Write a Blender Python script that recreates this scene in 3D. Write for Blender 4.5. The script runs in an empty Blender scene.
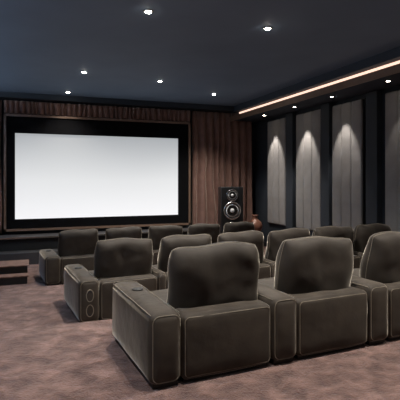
import bpy, bmesh, math, random
from mathutils import Vector, Matrix, noise
random.seed(4)
S=bpy.context.scene
col=S.collection
# ---------------------------------------------------------------- materials
def newmat(name):
    m=bpy.data.materials.new(name); m.use_nodes=True
    nt=m.node_tree; b=nt.nodes['Principled BSDF']
    return m,nt,b
def simple(name,c,rough=.6,metal=0,spec=.5,noise_amt=.12,nscale=6,bump=0,bscale=60,sheen=0):
    m,nt,b=newmat(name)
    b.inputs['Roughness'].default_value=rough
    b.inputs['Metallic'].default_value=metal
    b.inputs['Specular IOR Level'].default_value=spec
    tc=nt.nodes.new('ShaderNodeTexCoord')
    n=nt.nodes.new('ShaderNodeTexNoise'); n.inputs['Scale'].default_value=nscale; n.inputs['Detail'].default_value=4
    nt.links.new(tc.outputs['Object'],n.inputs['Vector'])
    r=nt.nodes.new('ShaderNodeValToRGB')
    r.color_ramp.elements[0].position=.3; r.color_ramp.elements[1].position=.7
    r.color_ramp.elements[0].color=[x*(1-noise_amt) for x in c]+[1]
    r.color_ramp.elements[1].color=[min(1,x*(1+noise_amt)) for x in c]+[1]
    nt.links.new(n.outputs['Fac'],r.inputs['Fac']); nt.links.new(r.outputs['Color'],b.inputs['Base Color'])
    if bump:
        n2=nt.nodes.new('ShaderNodeTexNoise'); n2.inputs['Scale'].default_value=bscale; n2.inputs['Detail'].default_value=5
        nt.links.new(tc.outputs['Object'],n2.inputs['Vector'])
        bp=nt.nodes.new('ShaderNodeBump'); bp.inputs['Strength'].default_value=bump; bp.inputs['Distance'].default_value=.02
        nt.links.new(n2.outputs['Fac'],bp.inputs['Height']); nt.links.new(bp.outputs['Normal'],b.inputs['Normal'])
    if sheen:
        b.inputs['Sheen Weight'].default_value=sheen
        b.inputs['Sheen Roughness'].default_value=.27
        b.inputs['Sheen Tint'].default_value=(1,.91,.78,1)
    return m
def emis(name,c,s):
    m,nt,b=newmat(name)
    b.inputs['Base Color'].default_value=(*c,1)
    b.inputs['Emission Color'].default_value=(*c,1); b.inputs['Emission Strength'].default_value=s
    return m
M_velvet=simple('velvet_taupe',(.044,.035,.027),.7,0,.25,.25,5,.22,9,1.0)
M_cush=simple('velvet_cushion_taupe',(.030,.024,.019),.7,0,.25,.25,6,.26,6,1.0)
M_pipe=simple('piping',(.20,.17,.13),.6,0,.4)
M_plinth=simple('plinth_black',(.01,.01,.01),.5)
M_black=simple('satin_black',(.012,.012,.013),.35)
M_mask=simple('screen_masking_black',(.006,.006,.007),.9,0,.1)
M_ceil=simple('ceiling_paint_blue_grey',(.165,.235,.335),.7,0,.3,.06,1)
M_wall=simple('wall_paint_navy',(.030,.037,.047),.7,0,.25,.08,2)
M_pil=simple('pilaster_navy',(.034,.041,.052),.6,0,.3,.06,2)
M_soffit=simple('soffit_paint',(.045,.056,.075),.7,0,.25,.05,2)
M_bronze=simple('bronze_trim',(.26,.17,.125),.4,.2,.5,.1,5)
M_panel=simple('acoustic_fabric_grey',(.30,.29,.285),.95,0,.1,.08,3,.3,300)
M_curt=simple('curtain_brown',(.25,.145,.118),.75,0,.3,.12,4,.2,80,.5)
M_stage=simple('stage_dark_paint',(.05,.05,.054),.35,0,.5,.2,3)
M_step=simple('stair_carpet',(.17,.105,.085),.9,0,.2,.25,8,.5,70)
M_steel=simple('brushed_steel',(.75,.75,.74),.25,1)
M_cone=simple('speaker_cone',(.85,.86,.88),.4,0)
M_rub=simple('rubber',(.015,.015,.016),.55)
M_copper=simple('terracotta_glaze',(.20,.09,.06),.35,.1,.5,.2,8)
M_wood=simple('dark_walnut',(.05,.03,.02),.5,0,.4,.3,4)
M_lamp=emis('downlight_glow',(1,.93,.82),60)
M_lampw=emis('wallwasher_glow',(1,.88,.72),40)
M_led=emis('led_strip_warm',(1,.70,.55),1.3)
# carpet
M_carpet,nt,b=newmat('carpet_plush_brown')
b.inputs['Roughness'].default_value=.95; b.inputs['Specular IOR Level'].default_value=.1
b.inputs['Sheen Weight'].default_value=.2
tc=nt.nodes.new('ShaderNodeTexCoord')
mp=nt.nodes.new('ShaderNodeMapping'); mp.inputs['Scale'].default_value=(1.1,1.3,1); mp.inputs['Rotation'].default_value=(0,0,.5)
nt.links.new(tc.outputs['Object'],mp.inputs['Vector'])
n1=nt.nodes.new('ShaderNodeTexNoise'); n1.inputs['Scale'].default_value=3.8; n1.inputs['Detail'].default_value=7; n1.inputs['Roughness'].default_value=.68; n1.inputs['Distortion'].default_value=.3
nt.links.new(mp.outputs[0],n1.inputs['Vector'])
r=nt.nodes.new('ShaderNodeValToRGB')
r.color_ramp.elements[0].position=.34; r.color_ramp.elements[0].color=(.078,.040,.033,1)
r.color_ramp.elements[1].position=.68; r.color_ramp.elements[1].color=(.27,.163,.138,1)
e=r.color_ramp.elements.new(.5); e.color=(.145,.082,.069,1)
nt.links.new(n1.outputs['Fac'],r.inputs['Fac']); nt.links.new(r.outputs['Color'],b.inputs['Base Color'])
n2=nt.nodes.new('ShaderNodeTexNoise'); n2.inputs['Scale'].default_value=55; n2.inputs['Detail'].default_value=3
nt.links.new(tc.outputs['Object'],n2.inputs['Vector'])
ad=nt.nodes.new('ShaderNodeMath'); ad.operation='MULTIPLY_ADD'; ad.inputs[1].default_value=2.5
nt.links.new(n1.outputs['Fac'],ad.inputs[0]); nt.links.new(n2.outputs['Fac'],ad.inputs[2])
bp=nt.nodes.new('ShaderNodeBump'); bp.inputs['Strength'].default_value=.8; bp.inputs['Distance'].default_value=.04
nt.links.new(ad.outputs[0],bp.inputs['Height']); nt.links.new(bp.outputs['Normal'],b.inputs['Normal'])
# projected picture on the screen
M_screen,nt,b=newmat('projected_white_image')
tc=nt.nodes.new('ShaderNodeTexCoord')
sx=nt.nodes.new('ShaderNodeSeparateXYZ'); nt.links.new(tc.outputs['Generated'],sx.inputs[0])
r=nt.nodes.new('ShaderNodeValToRGB'); nt.links.new(sx.outputs['Z'],r.inputs['Fac'])
r.color_ramp.elements[0].position=.0; r.color_ramp.elements[0].color=(.96,.96,.98,1)
r.color_ramp.elements[1].position=1; r.color_ramp.elements[1].color=(.42,.44,.46,1)
e=r.color_ramp.elements.new(.45); e.color=(.80,.81,.82,1)
b.inputs['Base Color'].default_value=(.1,.1,.1,1); b.inputs['Roughness'].default_value=.9
nt.links.new(r.outputs['Color'],b.inputs['Emission Color']); b.inputs['Emission Strength'].default_value=.94
# ---------------------------------------------------------------- helpers
def link(name,me,mat=None,parent=None,loc=(0,0,0),rot=(0,0,0)):
    o=bpy.data.objects.new(name,me); col.objects.link(o)
    if mat and not len(me.materials): me.materials.append(mat)
    o.location=loc; o.rotation_euler=rot
    if parent: o.parent=parent
    return o
def empty(name,loc=(0,0,0),rot=(0,0,0)):
    o=bpy.data.objects.new(name,None); col.objects.link(o); o.location=loc; o.rotation_euler=rot
    o.empty_display_size=.1
    return o
def box(name,a,b_,mat,parent=None,bev=0):
    me=bpy.data.meshes.new(name); bm=bmesh.new()
    bmesh.ops.create_cube(bm,size=1)
    c=[(a[i]+b_[i])/2 for i in range(3)]; s=[abs(b_[i]-a[i]) for i in range(3)]
    for v in bm.verts: v.co=Vector((v.co.x*s[0],v.co.y*s[1],v.co.z*s[2]))
    if bev: bmesh.ops.bevel(bm,geom=bm.edges[:],offset=bev,segments=3,profile=.5,affect='EDGES')
    bm.to_mesh(me); bm.free()
    return link(name,me,mat,parent,c)
def axis(h,r,n):
    out=[-h,-h+.12*r,-h+.35*r,-h+.65*r,-h+r]
    inn=h-r
    for i in range(1,n): out.append(-inn+2*inn*i/n)
    out+=[h-r,h-.65*r,h-.35*r,h-.12*r,h]
    return out
cache={}
def softbox_mesh(w,d,h,r,bulge=0,nz=0,seed=0,n=5):
    key=(round(w,4),round(d,4),round(h,4),r,bulge,nz,seed)
    if key in cache: return cache[key]
    H=Vector((w/2,d/2,h/2)); r=min(r,min(H)*.98)
    ax=[axis(H[i],r,n) for i in range(3)]
    bm=bmesh.new(); vm={}
    def V(i,j,k):
        q=(i,j,k)
        if q not in vm:
            vm[q]=bm.verts.new((ax[0][i],ax[1][j],ax[2][k]))
        return vm[q]
    m=len(ax[0])-1
    for i in range(m):
        for j in range(m):
            for s in (0,m):
                f=[(i,j,s),(i+1,j,s),(i+1,j+1,s),(i,j+1,s)]
                if s==0:f.reverse()
                bm.faces.new([V(*q) for q in f])
                f=[(i,s,j),(i+1,s,j),(i+1,s,j+1),(i,s,j+1)]
                if s==m:f.reverse()
                bm.faces.new([V(*q) for q in f])
                f=[(s,i,j),(s,i+1,j),(s,i+1,j+1),(s,i,j+1)]
                if s==0:f.reverse()
                bm.faces.new([V(*q) for q in f])
    for v in bm.verts:
        p=v.co.copy()
        t=Vector((p.x/H.x,p.y/H.y,p.z/H.z))
        inner=Vector([max(-(H[i]-r),min(H[i]-r,p[i])) for i in range(3)])
        dv=p-inner
        if dv.length>1e-6:
            nrm=dv.normalized(); p=inner+nrm*r
        else: nrm=Vector((0,0,1))
        if bulge:
            for a in range(3):
                o=[x for x in range(3) if x!=a]
                g=(1-min(1,abs(t[o[0]]))**3)*(1-min(1,abs(t[o[1]]))**3)
                p[a]+=bulge*nrm[a]*g
        if nz:
            q=Vector((p.x*4+seed*7.3,p.y*4,p.z*4))
            p+=nrm*nz*(noise.noise(q)+.5*noise.noise(q*2.3))
        v.co=p
    me=bpy.data.meshes.new('softbox'); bm.to_mesh(me); bm.free()
    for f in me.polygons: f.use_smooth=True
    cache[key]=me
    return me
def soft(name,a,b_,mat,parent,r=.05,bulge=0,nz=0,seed=0,rot=(0,0,0)):
    c=[(a[i]+b_[i])/2 for i in range(3)]; s=[abs(b_[i]-a[i]) for i in range(3)]
    me=softbox_mesh(s[0],s[1],s[2],r,bulge,nz,seed)
    if len(me.materials) and me.materials[0]!=mat: me=me.copy(); me.materials.clear()
    return link(name,me,mat,parent,c,rot)
def pillow_mesh(w,h,t,seed,n=34):
    key=('p',w,h,t,seed)
    if key in cache: return cache[key]
    bm=bmesh.new()
    def pos(i,j,s):
        a=-1+2*i/n; c=-1+2*j/n
        a=math.sin(a*math.pi/2); c=math.sin(c*math.pi/2)
        th=((1-abs(a)**5)*(1-abs(c)**5))
        th=max(0,th)**.42
        x=a*w/2*(1-.05*abs(c)**8)*(1-.016*c)
        z=c*h/2*(1-.06*abs(a)**7)
        x+=-.008*a*(1-c*c)+.008*a*math.sin(c*4+seed)
        z+=.006*(1-a*a)*max(0,c)+.009*math.sin(a*5+seed*1.7)*max(0,c)
        y=s*(t/2)*th*(1-.16*c)
        q=Vector((x*2.6+seed*5.1,s*2.0,z*2.6))
        k=.034*noise.noise(q)+.014*noise.noise(q*2.7)
        f=math.sin((a*2.2+c*1.6)*3+seed*1.3+2*noise.noise(q*1.3))
        f2=math.sin((a*2.6-c*1.9)*3+seed*2.1)
        k+=.008*f*max(0,a*a+c*c-.5)+.007*f2*max(0,-c)
        y+=s*k*th
        return (x,y,z)
    V={}
    for s in(-1,1):
        for i in range(n+1):
            for j in range(n+1):
                edge=i in(0,n) or j in(0,n)
                kk=(i,j,0 if edge else s)
                if kk not in V: V[kk]=bm.verts.new(pos(i,j,s) if not edge else (pos(i,j,1)[0],0,pos(i,j,1)[2]))
    g=lambda i,j,s: V[(i,j,0 if (i in(0,n) or j in(0,n)) else s)]
    for s in(-1,1):
        for i in range(n):
            for j in range(n):
                f=[g(i,j,s),g(i+1,j,s),g(i+1,j+1,s),g(i,j+1,s)]
                if s==1:f.reverse()
                bm.faces.new(f)
    me=bpy.data.meshes.new('pillow'); bm.to_mesh(me); bm.free()
    for f in me.polygons:f.use_smooth=True
    rim=[pos(i,0,1) for i in range(n)]+[pos(n,j,1) for j in range(n)]+[pos(n-i,n,1) for i in range(n)]+[pos(0,n-j,1) for j in range(n)]
    rim=[(p[0],0,p[2]) for p in rim]
    cache[key]=(me,rim)
    return cache[key]
def tube(name,pts,rad,mat,parent,loc=(0,0,0),rot=(0,0,0),cyc=True):
    cu=bpy.data.curves.new(name,'CURVE'); cu.dimensions='3D'; cu.bevel_depth=rad; cu.bevel_resolution=2
    sp=cu.splines.new('POLY'); sp.points.add(len(pts)-1)
    for i,p in enumerate(pts): sp.points[i].co=(*p,1)
    sp.use_cyclic_u=cyc
    cu.materials.append(mat)
    o=bpy.data.objects.new(name,cu); col.objects.link(o); o.location=loc; o.rotation_euler=rot
    if parent:o.parent=parent
    return o
def rrect(w,h,r,n=6):
    P=[]
    for cx,cy,a0 in((w/2-r,h/2-r,0),(-w/2+r,h/2-r,90),(-w/2+r,-h/2+r,180),(w/2-r,-h/2+r,270)):
        for k in range(n+1):
            a=math.radians(a0+90*k/n); P.append((cx+r*math.cos(a),cy+r*math.sin(a)))
    return P
def lathe(name,prof,mat,parent=None,loc=(0,0,0),rot=(0,0,0),n=32):
    bm=bmesh.new(); rings=[]
    for rr,z in prof:
        rings.append([bm.verts.new((rr*math.cos(2*math.pi*k/n),rr*math.sin(2*math.pi*k/n),z)) for k in range(n)])
    for a,c in zip(rings,rings[1:]):
        for k in range(n): bm.faces.new((a[k],a[(k+1)%n],c[(k+1)%n],c[k]))
    bm.faces.new(rings[-1]); bm.faces.new(list(reversed(rings[0])))
    me=bpy.data.meshes.new(name); bm.to_mesh(me); bm.free()
    for f in me.polygons:f.use_smooth=len(f.vertices)==4
    return link(name,me,mat,parent,loc,rot)
# ---------------------------------------------------------------- chairs
def armchair(row_o,row_rot,x0,sw,aw,L,zf,seed,right_arm=0,vents=False,cw=.02,ch=.60):
    c,s=math.cos(row_rot),math.sin(row_rot)
    E=empty('theater_armchair',(row_o[0]+x0*c,row_o[1]+x0*s,zf),(0,0,row_rot))
    HA=.58; HB=.54; g=.004
    def arm(nm,xa,xb):
        soft(nm,(xa,0,.03),(xb,L,HA),M_velvet,E,.065,.012,.006,seed%3)
        w=xb-xa
        pr=rrect(w-.042,HA-.03-.042,.055)
        tube(nm+'_piping',[(p[0],0,p[1]) for p in pr],.0034,M_pipe,E,((xa+xb)/2,.010,(HA+.03)/2))
        for sx_ in(xa+.014,xb-.014):
            tube(nm+'_edge_piping',[(sx_,.04,HA-.015),(sx_,L-.04,HA-.015)],.0034,M_pipe,E,cyc=False)
        lathe(nm+'_cup_ring',[(.034,0),(.050,0),(.052,.014),(.046,.018),(.036,.012)],M_plinth,E,((xa+xb)/2,L*.62,HA+.006),n=24)
        box(nm+'_plinth',(xa+.03,.04,0),(xb-.03,L-.04,.04),M_plinth,E)
    arm('left_arm',g,aw-g)
    if right_arm: arm('right_arm',aw+sw+g,aw+sw+right_arm-g)
    if vents:
        for k,zz in enumerate((.38,.19)):
            P=[(.045*math.cos(t*math.pi/12),0,.075*math.sin(t*math.pi/12)) for t in range(24)]
            tube('vent_ring_%d'%k,P,.006,M_pipe,E,(aw*.5,-.012,zz))
            v=lathe('vent_disc_%d'%k,[(.045,0),(.045,.008),(.02,.004)],M_black,E,(aw*.5,-.006,zz),(math.pi/2,0,0)); v.scale=(1,1.65,1)
    xa,xb=aw+g,aw+sw-g
    soft('back_panel',(xa,.012,.03),(xb,.26,HB),M_velvet,E,.045,.014,.007,seed%4)
    pr=rrect(sw-.045,HB-.03-.045,.035)
    tube('back_piping',[(p[0],0,p[1]) for p in pr],.0034,M_pipe,E,((xa+xb)/2,.016,(HB+.03)/2))
    box('plinth',(xa+.02,.05,0),(xb-.02,L-.08,.05),M_plinth,E)
    soft('seat_base',(xa,.26,.05),(xb,L-.06,.27),M_velvet,E,.03)
    soft('seat_cushion',(xa,.34,.26),(xb,L-.01,.46),M_cush,E,.07,.02,.008,seed%4)
    soft('footrest',(xa+.01,L-.055,.07),(xb-.01,L-.005,.27),M_velvet,E,.02)
    me,rim=pillow_mesh(sw+cw,ch,.34,seed%6)
    pc=((xa+xb)/2,.30,.44+ch/2)
    tilt=(math.radians(10),math.radians(((seed*29)%5-2)*.9),math.radians(((seed*37)%7-3)*.9))
    link('back_cushion',me,M_cush,E,pc,tilt)
    tube('cushion_piping',rim,.0038,M_pipe,E,pc,tilt)
    return E
def row(o,deg,n,sw,aw,L,zf,seed0,first_aw=None,vents=False,**kw):
    x=0
    for i in range(n):
        a=first_aw if (i==0 and first_aw) else aw
        armchair(o,math.radians(deg),x,sw,a,L,zf,seed0+i,right_arm=(aw if i==n-1 else 0),vents=(vents and i==0),**kw)
        x+=a+sw
row((.844,3.294),4,4,.83,.27,1.24,0,0,ch=.600,cw=.010)
row((.577,5.835),5,6,.79,.14,1.24,-.25,7,first_aw=.27,vents=True,cw=.03)
row((.28,9.35),5,5,.80,.17,1.15,-.5,14,first_aw=.30,cw=.03,ch=.62)
# ---------------------------------------------------------------- room
XL,XR,YB,YS,H=-2.9,7.0,-1.5,13.5,3.95
prof=[(YB,0),(5.2,0),(5.2,-.25),(8.3,-.25),(8.3,-.5),(YS,-.5),(YS,-.7),(YB,-.7)]
me=bpy.data.meshes.new('floor'); bm=bmesh.new()
A=[bm.verts.new((XL,y,z)) for y,z in prof]; B=[bm.verts.new((XR,y,z)) for y,z in prof]
for i in range(len(prof)):
    j=(i+1)%len(prof); bm.faces.new((A[i],B[i],B[j],A[j]))
bm.faces.new(A); bm.faces.new(list(reversed(B)))
bmesh.ops.recalc_face_normals(bm,faces=bm.faces[:])
bm.to_mesh(me); bm.free(); link('floor',me,M_carpet)
box('ceiling',(XL-.2,YB-.2,H),(XR+.2,YS+.2,H+.15),M_ceil)
box('wall_left',(XL-.2,YB,-.7),(XL,YS,H),M_wall)
box('wall_right',(XR,YB,-.7),(XR+.2,YS,H),M_wall)
box('wall_front',(XL-.2,YS,-.7),(XR+.2,YS+.2,H),M_wall)
box('wall_back',(XL-.2,YB-.2,-.7),(XR+.2,YB,H),M_wall)
# soffit with lit cove
XS=6.08
so=empty('soffit')
box('fascia_upper',(XS,YB,3.77),(XR,YS,H),M_soffit,so)
box('cove_back',(XS+.14,YB,3.60),(XR,YS,3.77),M_bronze,so)
box('lip',(XS-.03,YB,3.52),(XR,YS,3.60),M_soffit,so)
box('lip_trim',(XS-.055,YB,3.48),(XS-.03,YS,3.625),M_bronze,so)
box('led_strip',(XS+.118,YB+.1,3.70),(XS+.14,YS-.6,3.745),M_led,so)
# unseen cove added on the opposite wall as fill to brighten the ceiling
lc=empty('added_ceiling_fill')
box('fill_shelf',(XL,YB,3.50),(XL+.30,YS,3.55),M_soffit,lc)
box('fill_lip',(XL+.28,YB,3.55),(XL+.30,YS,3.62),M_soffit,lc)
l=bpy.data.lights.new('fill_strip','AREA'); l.shape='RECTANGLE'; l.size=.12; l.size_y=14; l.energy=700; l.color=(.70,.84,1)
o=bpy.data.objects.new('fill_strip_light',l); col.objects.link(o); o.parent=lc; o.location=(XL+.15,6,3.58); o.rotation_euler=(0,math.radians(-128),0)
# right wall pilasters, panels
pan=[(12.35,11.3),(10.75,9.6),(9.15,8.1),(7.4,6.35),(5.6,4.55),(3.8,2.75),(2.0,.95)]
for k,(y1,y0) in enumerate(pan):
    P=empty('acoustic_wall_panel',(XR,(y0+y1)/2,0))
    hw=(y1-y0)/2
    box('frame_backing',(-.03,-hw-.03,.25),(0,hw+.03,3.43),M_black,P)
    for q in range(3):
        a=-hw+q*(2*hw/3)+.004; b_=-hw+(q+1)*(2*hw/3)-.004
        soft('fabric_section_%d'%(q+1),(-.10,a,.28),(-.03,b_,3.40),M_panel,P,.03,.008,0,0)
edges=[13.3]+[ (pan[i][1]+pan[i+1][0])/2 for i in range(len(pan)-1)]
for k,y in enumerate(edges[1:]):
    box('trim_%d'%(k+1),(XR-.14,y-.17,-.5 if y>8.3 else (-.25 if y>5.4 else 0)),(XR,y+.17,3.5),M_pil,None,.01)
box('baseboard_right',(XR-.03,8.32,-.5),(XR,13.4,-.36),M_pil)
for k,(y1,y0) in enumerate(pan):
    yc=(y0+y1)/2
    F=empty('wall_washer_light',(6.50,yc,3.52))
    lathe('trim_ring',[(.035,-.006),(.055,-.006),(.055,0),(.035,0)],M_steel,F)
    lathe('lens',[(.001,-.008),(.034,-.008),(.034,-.002),(.001,-.002)],M_lampw,F)
    l=bpy.data.lights.new('washer','SPOT'); l.energy=[190,190,130,22,20,20,20][k]; l.color=(1,.91,.82); l.spot_size=math.radians(50); l.spot_blend=.5; l.shadow_soft_size=.03
    o=bpy.data.objects.new('washer_spot',l); col.objects.link(o); o.parent=F; o.location=(0,0,-.03)
    o.rotation_euler=(0,math.radians(-10),0)
# ---------------------------------------------------------------- screen
sc=empty('projection_screen',(2.0,YS-.25,0))
ox=2.0
box('masking_top',(-.60-ox,-.05,2.88),(4.60-ox,.1,3.33),M_mask,sc)
box('masking_bottom',(-.60-ox,-.05,.27),(4.60-ox,.1,.53),M_mask,sc)
box('masking_left',(-.60-ox,-.05,.53),(-.38-ox,.1,2.88),M_mask,sc)
box('masking_right',(4.28-ox,-.05,.53),(4.60-ox,.1,2.88),M_mask,sc)
box('screen_surface',(-.38-ox,0,.53),(4.28-ox,.06,2.88),M_screen,sc)
for a,b_ in(((-.66-ox,-.09,3.33),(4.66-ox,.1,3.39)),((-.66-ox,-.09,.21),(4.66-ox,.1,.27)),((-.66-ox,-.09,.21),(-.60-ox,.1,3.39)),((4.60-ox,-.09,.21),(4.66-ox,.1,3.39))):
    box('frame_bar',a,b_,M_bronze,sc)
# curtains: pinch-pleated drapes with full round folds
def curtain(name,xa,xb,z0,z1,y,pitch=.16,amp=.055,seed=0,sway=1.0):
    bm=bmesh.new(); cols=[]
    rnd=random.Random(seed); B=[xa]
    while B[-1]<xb-pitch*.6: B.append(B[-1]+pitch*rnd.uniform(.65,1.35))
    B[-1]=xb
    zs=[z0+(z1-z0)*k/14 for k in range(15)]
    m=12
    for bi in range(len(B)-1):
        A_=amp*rnd.uniform(.7,1.2)
        for q in range(m):
            t=q/m; x=B[bi]+(B[bi+1]-B[bi])*t; c=[]
            for z in zs:
                f=(z-z0)/(z1-z0)
                open_=.45+.55*min(1,(1-f)*5)
                prof_=abs(math.sin(math.pi*t))**.8
                yy=y+amp-2*A_*prof_*open_+.014*noise.noise(Vector((x*6,z*1.2,seed)))
                xx=x+sway*.16*(1-f*.8)*noise.noise(Vector((x*1.2,z*.6,seed+5)))
                xx=min(max(xx,xa),xb)
                c.append(bm.verts.new((xx,yy,z)))
            cols.append(c)
    for a,c in zip(cols,cols[1:]):
        for k in range(14): bm.faces.new((a[k],c[k],c[k+1],a[k+1]))
    me=bpy.data.meshes.new(name); bm.to_mesh(me); bm.free()
    for f in me.polygons:f.use_smooth=True
    o=link(name,me,M_curt); m_=o.modifiers.new('thick','SOLIDIFY'); m_.thickness=.006
    return o
curtain('stage_curtain',4.76,6.85,-.48,3.765,YS-.26,.23,.095,1)
curtain('stage_curtain',-2.8,-.70,.16,3.765,YS-.26,.23,.095,2)
curtain('valance_curtain',-.66,4.70,3.41,3.765,YS-.27,.14,.06,3,.2)
box('curtain_rail',(-2.85,YS-.48,3.80),(6.95,YS-.02,H),M_wall)
# stage & stairs
st=empty('stage')
box('deck',(XL+.01,12.3,.10),(4.70,13.0,.14),M_stage,st,.01)
box('riser',(XL+.01,12.36,-.5),(4.68,13.0,.10),M_plinth,st)
box('nosing',(XL+.01,12.285,.11),(4.71,12.30,.145),M_steel,st)
box('lower_step',(XL+.01,11.95,-.5),(4.4,12.36,-.2),M_stage,st,.01)
ss=empty('carpeted_stairs')
for k,(y0,z) in enumerate(((9.75,-.33),(10.05,-.17))):
    y1=10.05 if k==0 else 10.75
    box('riser_%d'%(k+1),(XL+.02,y0+.02,-.5),(-.05,y1,z-.03),M_plinth,ss)
    box('tread_%d'%(k+1),(XL+.02,y0,z-.03),(-.02,y1,z),M_step,ss,.01)
# ---------------------------------------------------------------- speaker
sp=empty('floor_speaker',(5.50,11.9,-.5),(0,0,math.radians(-12)))
soft('cabinet',(-.33,-.0,.05),(.33,.5,1.90),M_black,sp,.03)
box('plinth',(-.36,-.02,0),(.36,.52,.05),M_plinth,sp,.01)
def driver(nm,z,R):
    lathe(nm+'_basket',[(R*.84,.0),(R*1.04,0),(R*1.04,.02),(R*.94,.028),(R*.84,.012)],M_steel,sp,(0,0,z),(math.pi/2,0,0),40)
    lathe(nm+'_surround',[(R*.72,.002),(R*.86,.002),(R*.86,.014),(R*.79,.022),(R*.72,.012)],M_rub,sp,(0,0,z),(math.pi/2,0,0),40)
    lathe(nm+'_cone',[(R*.74,.001),(R*.74,.015),(R*.50,.008),(R*.26,.003),(R*.24,.018),(R*.15,.03),(.002,.034)],M_cone,sp,(0,0,z),(math.pi/2,0,0),40)
driver('tweeter',1.66,.165); driver('woofer_upper',1.21,.25); driver('woofer_lower',.62,.25)
# side table with vase
tb=empty('side_table',(6.45,12.3,-.5))
lathe('top',[(.24,.46),(.25,.465),(.25,.485),(.24,.49)],M_wood,tb)
for k in range(3):
    a=k*2.094+.4
    tube('leg_%d'%(k+1),[(.17*math.cos(a),.17*math.sin(a),.46),(.21*math.cos(a),.21*math.sin(a),.0)],.015,M_wood,tb,cyc=False)
lathe('vase',[(.10,0),(.17,.04),(.225,.14),(.23,.22),(.19,.32),(.11,.39),(.075,.43),(.08,.50),(.105,.54),(.085,.54),(.06,.50),(.055,.44)],M_copper,None,(6.45,12.3,-.008))
# ---------------------------------------------------------------- ceiling lights
pts=[(1.54,6.11,650),(3.44,6.14,650),(1.10,10.05,380),(2.89,10.33,380),(.95,12.5,170),(4.70,11.37,480),(1.5,2.9,400),(3.5,2.9,400),(5.3,2.9,330),(-.6,2.9,300),(1.5,-.4,70),(3.5,-.4,70)]  # rows overhead and behind the camera are unseen, added as fill
for k,(x,y,en) in enumerate(pts):
    F=empty('ceiling_downlight',(x,y,H))
    lathe('trim_ring',[(.050,-.012),(.070,-.010),(.074,0),(.050,0)],M_steel,F)
    lathe('lens',[(.001,-.028),(.030,-.024),(.049,-.010),(.049,-.002),(.001,-.002)],M_lamp,F)
    l=bpy.data.lights.new('down','SPOT'); l.energy=en; l.color=(1,.93,.84); l.spot_size=math.radians(115); l.spot_blend=.8; l.shadow_soft_size=.05
    o=bpy.data.objects.new('down_spot',l); col.objects.link(o); o.parent=F; o.location=(0,0,-.035)
W=bpy.data.worlds.new('World'); S.world=W; W.use_nodes=True
W.node_tree.nodes['Background'].inputs[0].default_value=(.05,.06,.08,1)
# ---------------------------------------------------------------- camera
cd=bpy.data.cameras.new('camera'); cd.lens=40.5; cd.sensor_width=36; cd.shift_y=-.05; cd.clip_start=.05
co=bpy.data.objects.new('camera',cd); col.objects.link(co); co.location=(0,0,1.6); co.rotation_euler=(math.radians(90),0,math.radians(-20.7))
S.camera=co
S.view_settings.view_transform='Standard'
